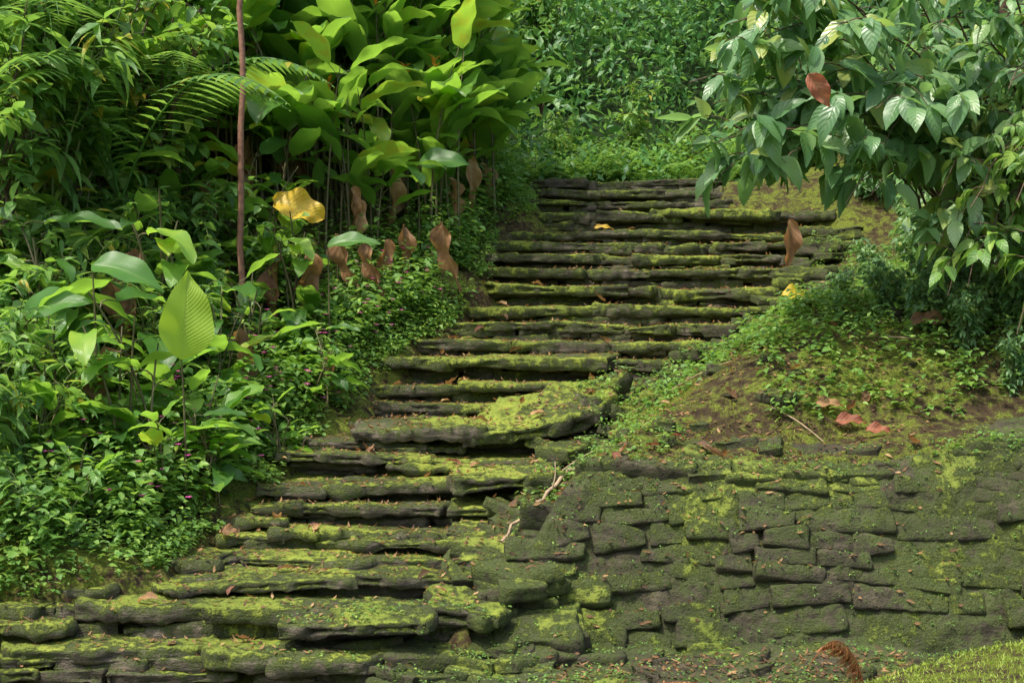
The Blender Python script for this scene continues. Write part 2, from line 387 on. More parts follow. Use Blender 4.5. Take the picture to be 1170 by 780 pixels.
obj('stone_rubble',gr.mesh('stone_rubble',M_wall),kind='stuff',label='loose mossy rubble along the stairs',category='rubble')
# retaining wall: an earth-and-moss packed face with rough coursed flat stones set into it
na,nb=420,130
def wallz(X,Yq):
    a=-.17+(Yq-7.47-.05*np.sin(X*1.3)-.04*np.sin(X*3.1))*1.95
    b=H(X,Yq,False,True)
    k=.16;h=np.clip(.5+.5*(b-a)/k,0,1);return b*(1-h)+a*h-k*h*(1-h),h
sg=np.linspace(-.12,5.2,na);qg=np.linspace(7.4,8.75,nb)
SX,SY=np.meshgrid(sg,qg)
Zm,ramp=wallz(SX,SY)
P=np.stack([SX,SY,Zm],-1)
Nn=nrmz(np.stack([0*SX,-.89*ramp,.46*ramp+(1-ramp)],-1))
P3=P.reshape(-1,3)
disp=fbm(P3*2.5,3,41)*.03+fbm(P3*10,4,42)*.022+fbm(P3*34,3,43)*.007
disp=disp-.005-.12*sstep((P3[:,1]-8.5)/.25)-.25*(1-sstep((P3[:,0]+.12)/.15))
PW=P3+Nn.reshape(-1,3)*disp[:,None]
gw=Geo();gw.add(PW,gridf(nb,na),None,np.clip(fbm(P3*1.9,3,78)*.6+.66,0,1))
es=np.array([1.,0,0]);yq=7.44;row=0;ws=5000
while yq<8.12:
    rh=U_(.07,.15)                      # stone height along the face
    s=.05+U_(-.1,.1)+.25*(8.1-yq)*0
    while s<5.0:
        w=U_(.16,.5)*(1.15 if random.random()<.3 else 1.)
        ym=yq+rh*.5*.456
        x=s+w/2; z0,_=wallz(np.array([x]),np.array([ym]));z1_,_=wallz(np.array([x]),np.array([ym+.04]))
        et=np.array([0,.04,float(z1_[0]-z0[0])]);et/=np.linalg.norm(et);nin=np.cross(et,es);nin=nin if nin[1]>0 else -nin
        if et[2]<.25: nin=np.array([0,.3,-.95])
        Rm=np.stack([es,nin,np.cross(es,nin)],1)@rot(U_(-.08,.08),U_(-.12,.12)+.05*math.sin(s*2.1+row),U_(-.09,.09))
        if random.random()>.10:
            out=U_(-.012,.03)
            c=np.array([x,ym,float(z0[0])])-nin*(out-.09)+np.array([0,0,.015*math.sin(s*2.3+row)])
            rock(gw,c,(w/2-.005,.09,rh/2-.003),R=Rm,rad=.016,amp=.02,strata=.004,seed=ws,res=.026,fine=.007,skew=(0,0,0,U_(-.45,.45)),rg=.35,mb=.10);ws+=1
        s+=w
    yq+=rh*.456;row+=1
v,f=gw.arr();solid.append((v,f))
obj('retaining_wall',gw.mesh('retaining_wall',M_wall),label='low battered retaining wall of dark mossy fieldstone',category='wall')
vv=[];ff=[];o=0
for v,f in solid: vv.append(v);ff.append(f+o);o+=len(v)
vv=np.concatenate(vv);ff=np.concatenate(ff)
bvh=BVHTree.FromPolygons(vv.tolist(),ff.tolist())
def drop(x,y):
    h=bvh.ray_cast(Vector((x,y,30)),Vector((0,0,-1)))
    return (h[0].z,h[1]) if h[0] is not None else (0.,Vector((0,0,1)))
def tufts(geos,N,out,lo,hi,upk=.45,thr=.36):
    V=[];A=[];Nn=[];Mm=[]
    for g in geos:
        v,f=g.arr();r=np.concatenate(g.r)
        a=v[f]; nn=np.cross(a[:,2]-a[:,0],a[:,3]-a[:,1]); ar=np.linalg.norm(nn,axis=1)*.5; nn=nrmz(nn)
        V.append(a);A.append(ar);Nn.append(nn);Mm.append(r[f].mean(1))
    V=np.concatenate(V);A=np.concatenate(A);Nn=np.concatenate(Nn);Mm=np.concatenate(Mm)
    nz=fbm(V[:,0]*7,4,5)*.6
    wt=A*np.clip(upk*Nn[:,2]+(Mm-.5)*1.0-thr+.1+nz,0,.4)*(Nn[:,2]>-.2)
    k=rng.choice(len(A),N,p=wt/wt.sum()); a,b=rng.random((2,N,1))
    q=V[k];P=q[:,0]*(1-a)*(1-b)+q[:,1]*a*(1-b)+q[:,2]*a*b+q[:,3]*(1-a)*b
    n=Nn[k]; d=n+rng.normal(0,.6,(N,3)); L=rng.uniform(lo,hi,N)
    leaves(out,P-n*.002,d,rng.normal(0,1,(N,3)),L,L*.45,np.clip(Mm[k]*.5+rng.random(N)*.5,0,1),bend=.4,rows=1,cols=2,shape='blade')
gm=Geo();tufts(stepgeos,85000,gm,.005,.014);tufts([gw,gr],42000,gm,.005,.013,upk=.25,thr=.3)
obj('moss',gm.mesh('moss',M_moss),kind='stuff',label='thick yellow-green moss cushions on the stones',category='moss')
# ---------------------------------------------------------------- plants
def curve(p0,p1,p2,n=8):
    t=np.linspace(0,1,n)[:,None]; p0,p1,p2=map(lambda q:np.array(q,float),(p0,p1,p2))
    return p0*(1-t)**2+2*p1*t*(1-t)+p2*t*t
def make_shrub(Hh,spread,nst,LL,ratio,tone,leafmat_,shape='ovate',tw=6,nl=7,droop=.2,stemmat=None,rows=4,t0=.15):
    gs=Geo();gl=Geo();B=[];D=[];N=[];L=[];R=[]
    for k in range(nst):
        az=random.uniform(0,6.283);sp=spread*random.uniform(.2,1);h=Hh*random.uniform(.6,1)
        top=np.array([math.cos(az)*sp,math.sin(az)*sp,h])
        c=curve((random.uniform(-.08,.08),random.uniform(-.08,.08),-.15),(top[0]*.25,top[1]*.25,h*.65),top,10)
        c[1:-1]+=rng.normal(0,.015,(8,3))
        tube(gs,c,np.linspace(.006+.004*Hh,.003,10),5)
        for j in range(tw):
            t=random.uniform(t0,1); p=c[min(int(t*9),8)]*(1-(t*9)%1)+c[min(int(t*9)+1,9)]*((t*9)%1)
            a2=random.uniform(0,6.283); ln=random.uniform(.12,.32)*(1+.25*Hh)*.8
            q=p+np.array([math.cos(a2)*ln,math.sin(a2)*ln,ln*random.uniform(-.1,.7)])
            tc=curve(p,(p+q)/2+np.array([0,0,ln*.25]),q,5); tube(gs,tc,np.linspace(.004,.0015,5),4)
            for m in range(nl):
                s=random.uniform(.15,1); b=tc[int(s*4)] if s<1 else tc[4]
                b=b+rng.normal(0,.012,3)
                a3=a2+random.choice([-1,1])*random.uniform(.2,1.5)
                dd=np.array([math.cos(a3),math.sin(a3),random.gauss(.05-droop,.4)])
                B.append(b);D.append(dd);N.append(np.array([0,0,1])+rng.normal(0,.3,3));L.append(LL*random.uniform(.5,1.25));R.append(np.clip(random.gauss(tone,.22),0,1) if random.random()>.01 else 1.)
    L=np.array(L)
    leaves(gl,B,D,N,L,L*ratio*rng.uniform(.8,1.2,len(L)),np.array(R),bend=rng.uniform(.2,1.1,len(L)),fold=.3,rows=rows,shape=shape)
    return [('stem',gs.mesh('stem',stemmat or M_stem)),('foliage',gl.mesh('foliage',leafmat_))]
def make_canna(Hh,nst,LL,tone,spread=.35,dead=2,lean=.25,flowers=0,npl=(4,7),t0=.2,wr=.35,upr=(.3,1.4)):
    gs=Geo();gl=Geo();parts=[]
    B=[];D=[];N=[];L=[];R=[];Be=[]
    for k in range(nst):
        az=random.uniform(0,6.283);r0=random.uniform(0,spread)
        b0=np.array([math.cos(az)*r0,math.sin(az)*r0,-.15]); h=Hh*random.uniform(.5,1.)
        az2=random.uniform(0,6.283);ln=lean*h*random.random()
        top=b0+np.array([math.cos(az2)*ln,math.sin(az2)*ln,h])
        c=curve(b0,b0+np.array([0,0,h*.55]),top,12); tube(gs,c,np.linspace(.007+.004*Hh,.005,12),6)
        pl=random.uniform(0,6.283)
        for j in range(random.randint(*npl)):
            t=t0+(1-t0)*random.random()
            p=c[min(int(t*11),11)]; a=pl+(j%2)*math.pi+random.gauss(0,.6)
            up=random.uniform(*upr)
            dd=np.array([math.cos(a),math.sin(a),up]); dd/=np.linalg.norm(dd)
            pt=LL*random.uniform(.15,.35); q=p+dd*pt
            tube(gs,curve(p,p+np.array([0,0,pt*.5]),q,4),np.linspace(.006,.004,4),5)
            B.append(q);D.append(dd+np.array([0,0,-.1]));N.append(np.array([-math.cos(a)*up*.7,-math.sin(a)*up*.7,1.])+rng.normal(0,.35,3))
            L.append(LL*random.uniform(.5,1.2));R.append(float(np.clip(random.gauss(tone,.28),0,.97)) if random.random()>.02 else 1.); Be.append(random.uniform(.3,1.7))
        if flowers and random.random()<flowers:
            p=c[-1];gf=Geo()
            fb=[p+np.array([0,0,.03*m]) for m in range(6)]
            leaves(gf,fb,[(math.cos(m*2.4),math.sin(m*2.4),1.2) for m in range(6)],[(0,0,1)]*6,.11,.045,rng.random(6),bend=.4,fold=.6,rows=4)
            parts.append(('flower',gf.mesh('flower',M_orange)))
    L=np.array(L)
    leaves(gl,B,D,N,L,L*rng.uniform(wr*.8,wr*1.2,len(L)),np.array(R),bend=np.array(Be),fold=.28,rows=12,cols=5,shape='paddle',wav=.07)
    parts+=[('stalk',gs.mesh('stalk',M_stalk)),('foliage',gl.mesh('foliage',M_canna))]
    for k in range(dead):
        gd=Geo();a=random.random()*6.283;l=U_(.4,.7)
        leaves(gd,[(math.cos(a)*spread*.6,math.sin(a)*spread*.6,U_(.6,.95))],[(math.cos(a)*.35,math.sin(a)*.35,-1)],[(math.cos(a),math.sin(a),.3)],l,l*.26,U_(.2,.9),bend=.7,fold=1.3,rows=18,cols=7,shape='lance',wav=.3)
        parts.append(('withered_leaf',gd.mesh('withered_leaf',M_dead)))
    return parts
def make_fern(nf,Lf,mat,spread=1.,stem=M_stem,up=.9):
    parts=[]
    for k in range(nf):
        gl=Geo();B=[];D=[];N=[];L=[]
        a=random.uniform(0,6.283)*spread;l=Lf*random.uniform(.7,1.1);ca,sa=math.cos(a),math.sin(a)
        c=curve((0,0,-.02),(ca*l*.35,sa*l*.35,l*up),(ca*l*.95,sa*l*.95,l*up*.45),26);tube(gl,c,np.linspace(.004,.001,26)*(1+Lf),4)
        tg=nrmz(np.gradient(c,axis=0))
        for i in range(3,26):
            t=i/25.; pl=l*.24*math.sin(math.pi*min(1,(t**.7)*.96+.02))+.01
            for s in(-1,1):
                sd_=np.cross(tg[i],(0,0,1.))*s
                B.append(c[i]);D.append(sd_+tg[i]*.35-np.array([0,0,.15]));N.append((0,0,1.));L.append(pl)
        L=np.array(L);leaves(gl,B,D,N,L,np.minimum(L*.3,l*.035)+.004,rng.random(len(L)),bend=.4,fold=.1,rows=3,shape='lance')
        parts.append(('frond',gl.mesh('frond',mat)))
    return parts
sh_low=[make_shrub(.5,.3,6,.10,.5,t,M_herb,tw=4,nl=5) for t in(.45,.6)]
sh_mid=[make_shrub(1.2,.5,9,.15,.42,.56,M_shrub,tw=8,nl=6),make_shrub(1.3,.5,9,.21,.28,.64,M_shrub,shape='lance',tw=8,nl=6),make_shrub(1.15,.5,8,.12,.55,.7,M_shrub,tw=9,nl=7)]
sh_tall=[make_shrub(2.7,.8,12,.2,.40,.56,M_shrub,tw=11,nl=7,stemmat=M_bark),make_shrub(3.0,.8,11,.27,.24,.68,M_shrub,shape='lance',tw=12,nl=7),make_shrub(2.6,.75,12,.15,.52,.73,M_shrub,tw=12,nl=8,stemmat=M_bark)]
sh_cool=[make_shrub(2.3,.8,13,.18,.45,.55,M_blue,tw=13,nl=7,stemmat=M_bark,droop=.4,t0=.08),make_shrub(1.0,.5,12,.12,.5,.65,M_blue,tw=10,nl=7,droop=.3,t0=.05)]
cn_big=[make_canna(3.2,9,.88,.6,.45,2,.2,.12,(4,7),.34,.40,(1.,3.)),make_canna(2.9,9,.82,.72,.45,2,.22,.15,(4,7),.32,.40,(.7,2.4)),make_canna(3.5,9,1.0,.56,.45,2,.18,.1,(4,7),.38,.38,(1.,3.))]
cn_low=[make_canna(1.7,9,.52,.56,.35,1,.35,0,(5,7),.15),make_canna(1.5,8,.55,.5,.35,1,.35,0,(5,7),.15)]
cn_mid=[make_canna(1.2,6,.42,.55,.22,1,.4,0,(3,5),.2,.4),make_canna(1.0,5,.38,.62,.2,0,.5,0,(3,5),.2,.42)]
fern=[make_fern(8,.5,M_herb),make_fern(7,.65,M_shrub)]
palm=make_fern(7,1.5,M_shrub,up=.8)
def Lat(y): return float(np.interp(y,ys,Lx))
def Rat(y): return float(np.interp(y,ys,Rx))
def put(name,parts,x,y,sc=1.,**k):
    return thing(name,parts,(x,y,float(H(x,y))-.02),random.uniform(0,6.283),sc*random.uniform(.88,1.12),tilt=(random.gauss(0,.05),random.gauss(0,.05)),**k)
G1='shrubs crowding the slope beside the stairs'
for y in np.arange(7.9,14.9,.62):
    x=Lat(y)-.42-random.random()*.25
    lim=-(.36*y+.4)
    while x>lim:
        dl=Lat(y)-x; yy=y+random.uniform(-.25,.25)
        heli = yy>11.9 and x>-3.4
        if dl<.95: 
            if y<14: put('low_shrub',random.choice(sh_low),x,yy,random.uniform(.5,.95),label='small airy leafy shrub spilling towards the stone steps',category='shrub',group='low shrubs at the stair edge')
            x-=.55
        elif heli: x-=.6
        elif dl<1.9 and yy<12:
            put('leafy_shrub',random.choice(sh_mid),x,yy,.55+.36*dl/1.9,label='knee-high green shrub with pointed leaves on the slope',category='shrub',group=G1);x-=.55
        else:
            if yy<9: put('leafy_shrub',random.choice(sh_mid),x,yy,1.05,label='green shrub with pointed leaves on the slope',category='shrub',group=G1);x-=.55
            else: put('tall_shrub',random.choice(sh_tall),x,yy,min(1.1,.6+.10*(yy-9)+.1*dl),label='tall dense shrub with glossy green leaves',category='shrub',group='tall shrubs on the slope');x-=.72
for (x,y,s,v) in [(-2.7,12.6,.95,0),(-2.2,12.9,1.,1),(-1.75,13.1,.9,2),(-1.3,13.5,1.0,0),(-.95,14.0,1.,1),(-2.5,13.6,1.05,2),(-1.8,14.0,1.05,0),(-1.3,14.5,1.1,1),(-.75,14.8,1.,2),(-3.2,13.4,1.05,1),(-2.4,14.6,1.1,0),(-3.3,14.6,1.1,2),(-1.6,15.2,1.1,2),(-3.7,12.3,1.,0),(-4.0,11.2,.85,1),(-.5,14.2,.9,0),(-.75,13.4,.9,1),(-.6,15.3,1.05,1),(-1.5,12.7,.8,1),(-3.2,11.2,.75,2)]:
    put('paddle_leaf_plant',cn_big[v],x,y,s,label='tall tropical plant with broad upright paddle leaves',category='plant',group='tall broad-leaved plants in a clump')
for (x,y,s,v) in [(-2.2,12.0,.8,0),(-2.7,11.8,.9,1),(-3.1,12.2,1.,1),(-2.0,11.4,.65,1),(-3.3,10.6,.95,0),(-2.6,10.8,.7,1)]:
    put('broad_leaf_plant',cn_low[v],x,y,s,label='chest-high plant thick with broad paddle leaves',category='plant',group='chest-high broad-leaved plants')
for (x,y,s,v) in [(-2.35,9.0,1.,0),(-1.9,9.05,.8,1),(-2.15,8.7,.75,1),(-2.9,9.1,1.1,1),(-2.6,10.2,1.2,0),(-1.9,10.6,1.1,1),(-1.75,11.3,.9,0),(-3.4,10.2,1.3,1),(-2.9,8.6,.8,1),(-3.1,9.6,1.3,0),(-1.85,8.9,.6,0),(-1.55,9.6,.6,1),(-1.35,10.4,.65,0),(-2.5,8.2,.6,1),(-2.0,9.9,.9,0)]:
    put('broad_leaf_plant',cn_mid[v],x,y,s,label='waist-high plant with a few large smooth leaves',category='plant',group='waist-high broad-leaved plants')
for (x,y,s) in [(-3.0,10.9,1.2),(-3.7,11.2,1.3),(-2.9,11.6,1.0)]:
    thing('palm_plant',palm,(x,y,float(H(x,y))+.9),random.random()*6,s,label='feathery palm-like plant with long arching fronds',category='plant',group='feathery palms')
for (x,y,s,v) in [(3.9,10.5,.9,0),(3.8,11.2,.7,0),(3.6,12.5,.6,0),(4.1,12.2,.8,0),(3.9,13.5,.7,0),(4.4,13.6,.9,0),(3.7,14.6,.6,0),(4.0,14.9,.8,0),(3.4,16,.8,0),(4.4,15.8,1.,0),(4.0,9.8,.9,0),(3.6,9.5,.6,0),
   (3.2,10.2,.75,1),(3.2,9.5,.7,1),(3.4,11.2,.8,1),(3.35,9.1,.7,1),(3.5,12.,.7,1),(3.1,10.8,.6,1),(3.7,13.1,.7,1),(2.9,9.8,.55,1),(2.75,10.6,.4,1),(3.0,11.6,.4,1),(2.6,9.9,.4,1),(3.2,12.6,.45,1),(2.9,9.1,.5,1),(2.5,11.2,.3,1),(3.1,8.8,.45,1),(2.75,9.4,.4,1),(2.4,10.4,.3,1)]:
    put('cool_green_shrub',sh_cool[v],x,y,s,label='dense shrub with drooping bluish-green leaves on the bank',category='shrub',group='bluish-green shrubs on the bank')
def overhang(base,targets,tone,LL=.2,nm=9,mat=M_blue):
    base=np.array([base[0],base[1],float(H(*base))-.1]);gs=Geo();gl=Geo();B=[];D=[];N=[];L=[];R=[]
    for tg in targets:
        tg=np.array(tg)+rng.normal(0,.05,3)
        mid=(base*.6+tg*.4);mid[2]=max(tg[2],base[2]+1.2)+random.uniform(.3,.8)
        c=curve(base+rng.normal(0,.15,3)*np.array([1,1,0]),mid,tg,16);c[2:-1]+=rng.normal(0,.012,(13,3));tube(gs,c,np.linspace(.012,.003,16),6)
        for k in range(nm):
            t=random.uniform(.3,1.)**.6;p=c[min(15,int(t*15))]
            a=random.uniform(0,6.283);ln=random.uniform(.12,.34)
            q=p+np.array([math.cos(a)*ln,math.sin(a)*ln,random.uniform(-.7,.3)*ln])
            tc=curve(p,(p+q)/2+np.array([0,0,ln*.3]),q,5);tube(gs,tc,np.linspace(.004,.002,5),4)
            ls=random.uniform(.7,1.25)
            for m in range(6):
                b=tc[random.randint(1,4)]+rng.normal(0,.01,3);a3=a+random.gauss(0,1.)
                B.append(b);D.append((math.cos(a3)*.8,math.sin(a3)*.8,random.gauss(-.55,.45)));N.append(np.array([math.cos(a3)*.5,math.sin(a3)*.5-.3,1.])+rng.normal(0,.4,3))
                L.append(LL*ls*random.uniform(.6,1.15));R.append(float(np.clip(random.gauss(tone,.27),0,1)))
    L=np.array(L);leaves(gl,B,D,N,L,L*rng.uniform(.38,.58,len(L)),np.array(R),bend=rng.uniform(.2,1.2,len(L)),fold=.22,rows=7,cols=5,wav=.03)
    r=obj('overhanging_shrub',None,loc=tuple(base),label='arching shrub with large drooping leaves over the stairs',category='shrub',group='arching shrubs above the bank')
    obj('branch',gs.mesh('branch',M_bark,offset=base),parent=r);obj('foliage',gl.mesh('foliage',mat,offset=base),parent=r)
    return r
oh=overhang((3.5,10.6),[(1.3,8.9,3.3),(1.15,8.9,2.65),(1.5,8.7,2.8),(1.6,8.8,3.7),(1.75,8.7,3.2),(1.25,9.0,3.05),(1.55,9.0,3.45),(1.8,9.0,2.7),(1.5,9.2,3.8),(1.7,9,2.95),(1.35,8.8,2.5),(1.3,8.8,2.8),(1.6,8.8,2.55),(1.35,9.1,3.6),(1.15,8.9,3.1)],.62,.26)
oh2=overhang((3.6,10.3),[(1.95,8.6,3.4),(2.2,8.6,2.9),(2.0,8.8,2.6),(2.3,8.5,3.6),(1.85,8.7,3.0),(2.35,8.8,2.7),(2.1,9,3.8),(2.5,8.9,3.1),(2.3,8.8,2.4),(2.05,8.8,2.4)],.58,.24)
overhang((3.8,9.9),[(2.5,8.5,3.4),(2.9,8.5,3.1),(2.6,8.7,2.4),(2.9,8.7,2.5),(3.1,8.7,2.7),(2.8,8.5,3.6),(3.2,8.6,3.4),(2.65,8.6,2.8),(2.75,8.9,2.2),(2.5,8.8,2.15),(2.6,8.8,1.95)],.72,.19,10)
overhang((3.9,9.5),[(2.8,8.4,2.35),(3.1,8.3,2.3),(3.0,8.4,2.65),(3.2,8.4,2.0),(3.3,8.4,3.0),(3.4,8.4,3.4),(2.9,8.6,2.05),(3.1,8.6,1.8),(2.8,8.7,1.85),(3.0,8.5,1.6),(2.7,8.8,1.75)],.7,.14,10,mat=M_herb)
def single(name,mat,p,d,n,L,W,parent=None,bend=.5,fold=.5,wav=.06,**k):
    g=Geo();leaves(g,[(0,0,0)],[d],[n],L,W,random.uniform(.3,.7),bend=bend,fold=fold,rows=14,cols=7,shape='ovate',wav=wav)
    me=g.mesh(name,mat)
    if parent: 
        pl=parent.location; return obj(name,me,parent=parent,loc=(p[0]-pl[0],p[1]-pl[1],p[2]-pl[2]))
    return obj(name,me,loc=p,**k)
single('withered_leaf',M_dead,(1.66,8.5,2.26),(.05,0,-1),(.3,-1,.2),.29,.12,parent=oh,fold=.8,wav=.15)
single('reddened_leaf',M_red,(1.74,8.35,3.1),(.7,0,-1),(-.5,-1,.6),.24,.13,parent=oh,fold=.6,wav=.12)
gt=Geo();x0,y0=-2.12,11.1;z0=float(H(x0,y0));pc=curve((0,0,-.2),(.02,.02,3),(-.05,.1,6.2),22);pc[1:]+=rng.normal(0,.008,(21,3));tube(gt,pc,np.linspace(.026,.018,22),10)
crown=Geo();B=[];D=[]
for k in range(14):
    a=random.uniform(0,6.283);h=random.uniform(4.4,6.2);p=pc[int(h/6.4*21)];l=random.uniform(.5,1.1)
    q=p+np.array([math.cos(a)*l,math.sin(a)*l,l*.4]);tc=curve(p,(p+q)/2+np.array([0,0,.15]),q,6);tube(gt,tc,np.linspace(.012,.004,6),5)
    for m in range(12):
        B.append(tc[random.randint(1,5)]+rng.normal(0,.09,3));a3=random.uniform(0,6.283);D.append((math.cos(a3),math.sin(a3),random.gauss(-.2,.3)))
leaves(crown,B,D,np.array([[0,0,1.]]*len(B))+rng.normal(0,.3,(len(B),3)),.18,.08,rng.random(len(B))*.8,rows=4)
thing('slender_tree',[('trunk',gt.mesh('trunk',M_pole)),('crown',crown.mesh('crown',M_shrub))],(x0,y0,z0),label='slender tree with a straight reddish-brown trunk',category='tree')
def hero(mat,p,d,n,L,W,label,bend=.5,fold=.3,wav=.05,shape='paddle'):
    gs=Geo();gl=Geo();b=np.array([p[0],p[1]+.12,float(H(p[0],p[1]+.12))-.05]);P=np.array(p)
    tube(gs,curve((0,0,0),(0,0,(P-b)[2]*.7),P-b,12),np.linspace(.010,.005,12),6)
    leaves(gl,[P-b],[d],[n],L,W,.5,bend=bend,fold=fold,rows=22,cols=7,shape=shape,wav=wav)
    thing('single_leaf_plant',[('stalk',gs.mesh('stalk',M_stalk)),('leaf',gl.mesh('leaf',mat))],tuple(b),label=label,category='plant')
hero(M_bright,(-2.0,8.6,1.42),(.12,0,1),(.6,-1,.15),.55,.36,'plant with one large glowing light-green leaf',shape='ovate',bend=.3)
hero(M_yel,(-1.93,11.5,2.66),(.9,-.2,-.12),(.05,-.95,.5),.44,.28,'plant with a large yellow leaf fading to brown',bend=.8,wav=.14)
hero(M_canna,(-2.6,8.8,2.0),(.85,-.3,.0),(0,-.6,.75),.5,.26,'plant with one broad arching dark-green leaf',bend=.9,shape='ovate')
hero(M_canna,(-3.05,8.9,1.7),(.6,-.3,.3),(.2,-.75,.6),.45,.24,'plant with a broad blue-green leaf turned sideways',bend=.9,shape='ovate')
hero(M_canna,(-.85,12.9,3.15),(.8,-.3,.15),(0,-.8,.6),.5,.26,'plant with a broad fresh-green leaf beside the steps',bend=.8,shape='ovate')
hero(M_canna,(-1.4,10.8,2.25),(.8,-.3,.3),(0,-.6,.7),.42,.18,'plant with a broad leaf held out flat',bend=.8,shape='ovate')
for (x,y,z,sx,l,w_) in [(-.60,12.15,2.55,.15,.62,.17),(-1.58,11.2,2.24,-.1,.56,.17),(-1.2,11.7,2.34,.2,.46,.13),(-1.05,12.1,2.4,-.2,.46,.13),(-.95,12.4,2.55,.1,.5,.14),(-1.42,11.5,2.4,.25,.5,.14)]:
    hero(M_dead,(x,y,z),(sx,-.1,-1),(-.5 if sx>.12 else .5,-1,.1),l,w_,'plant with a shrivelled dead brown leaf hanging down',bend=.6,fold=1.1,wav=.35,shape='lance')
# ---------------------------------------------------------------- background mass
gb=Geo();Bs=[];Ds=[];Ns=[];Ls=[];Rs=[]
cent=[]
for k in range(140):
    y=19+15*random.random()**1.3;x=random.uniform(-.42*y,.45*y)
    cent.append((x,y,random.uniform(.6,1.2)*(1+(y-17)*.05),1.4,0))
for (x,y,r,zs_,tn) in [(-.5,16.5,.5,1.3,.05),(.15,16.3,.42,1.1,-.15),(.75,16.4,.45,1.,.05),(1.35,16.3,.42,1.,-.15),(1.95,16.4,.45,1.,.0),(2.5,16.5,.5,1.1,-.05),(3.2,16.8,.6,1.2,.05),(.5,17.4,.6,1.5,-.2),(1.5,17.5,.65,1.5,.1),(-.1,18.6,.8,1.6,.2),(1.3,18.9,.95,1.8,-.28),(2.7,18.8,.85,1.5,-.15),(.4,20.6,1.0,1.9,-.2),(2.0,20.8,1.1,2.,.0),(-.9,20,1.,1.8,.25),(3.6,20.5,1.2,1.8,-.15),(1.1,22.8,1.2,2.,.35),(-.3,22.6,1.1,1.8,.15),(2.8,23,1.2,1.8,.25),(.3,24.6,1.3,2.,.4)]: cent.append((x,y,r,zs_,tn))
for k in range(34): cent.append((random.uniform(-7,-1.4),random.uniform(15.8,19),random.uniform(.8,1.5),1.5,-.05))
for k in range(24): cent.append((random.uniform(3.8,8),random.uniform(14.8,19),random.uniform(.8,1.5),1.5,-.05))
for (x,y,r,zs_,tn) in cent:
    z=float(H(x,y,False)); n=int(330*r**1.6*(1.3 if abs(x)<4 and y<24 else .65))
    a=rng.uniform(0,6.283,n);e=rng.uniform(-.6,1,n);rr=r*(1+rng.normal(0,.12,n))
    c=np.sqrt(np.clip(1-e*e,0,1));nn=np.stack([c*np.cos(a),c*np.sin(a),e],-1)
    P=np.array([x,y,z+r*zs_*.55])+nn*rr[:,None]*np.array([1,1,zs_]);P=P+.5*r*fbm(P*1.8,3,3)[:,None]*nn
    big=1.7 if random.random()<.3 else 1.
    Bs.append(P);Ds.append(nn*.6+rng.normal(0,.6,(n,3))+np.array([0,0,-.3]));Ns.append(nn+np.array([0,0,.6])+rng.normal(0,.35,(n,3)))
    Ls.append(rng.uniform(.06,.14,n)*big*(1+.02*(y-16)));Rs.append(np.clip(.5+tn+random.gauss(0,.1)+rng.normal(0,.17,n),0,1))
Bs,Ds,Ns=map(np.concatenate,(Bs,Ds,Ns));Ls=np.concatenate(Ls);Rs=np.concatenate(Rs)
leaves(gb,Bs,Ds,Ns,Ls,Ls*.5,Rs,bend=.5,rows=2,cols=3)
obj('hillside_undergrowth',gb.mesh('hillside_undergrowth',M_far),kind='stuff',label='dense bright undergrowth covering the hillside above',category='undergrowth')
for (x,y,s,v) in [(-.4,16.8,.55,0),(2.9,18.2,.6,1),(-.7,18.,.75,2),(.4,19.9,.8,0),(3.4,17.4,.6,2),(1.6,18.,.45,1),(2.2,16.9,.32,2),(.5,16.9,.3,1)]:
    put('tall_shrub',sh_tall[v],x,y,s,label='leafy shrub on the hillside above the steps',category='shrub',group='shrubs on the hillside above the steps')
for k in range(16):
    y=random.uniform(15.95,16.6);x=random.uniform(-1.2,3.6)
    put('fern_clump',fern[k%2],x,y,random.uniform(.7,1.1),label='green fern clump growing above the top step',category='fern',group='fern clumps above the stairs')
def make_tree(Ht):
    gs=Geo();gl=Geo();B=[]
    c=curve((0,0,-.4),(.3,.1,Ht*.5),(random.uniform(-.5,.5),.3,Ht),16);tube(gs,c,np.linspace(.12,.04,16),9)
    for k in range(30):
        t=random.uniform(.3,1);p=c[int(t*15)];a=random.uniform(0,6.283);l=random.uniform(.8,2.)*(1.2-t*.6)
        q=p+np.array([math.cos(a)*l,math.sin(a)*l,l*.35]);tc=curve(p,(p+q)/2+np.array([0,0,.3]),q,7);tube(gs,tc,np.linspace(.03,.008,7),5)
        for m in range(4):
            cc=tc[random.randint(3,6)]+rng.normal(0,.15,3);B.append(cc+rng.normal(0,.25,(28,3)))
    B=np.concatenate(B);n=len(B);leaves(gl,B,rng.normal(0,1,(n,3))+np.array([0,0,-.3]),np.array([0,0,1.])+rng.normal(0,.5,(n,3)),rng.uniform(.12,.2,n),.08,np.clip(rng.normal(.5,.2,n),0,1),rows=2)
    return [('trunk',gs.mesh('trunk',M_bark)),('crown',gl.mesh('crown',M_far))]
trs=[make_tree(5.5),make_tree(6.5)]
for (x,y) in [(-6,17),(-4,19),(-1.9,20.5),(4.5,20),(7,17),(1,26),(5.6,15.8),(3,27),(-3,26)]:
    put('forest_tree',trs[random.randint(0,1)],x,y,random.uniform(.8,1.2),label='leafy forest tree rising from the hillside',category='tree',group='forest trees on the hillside')
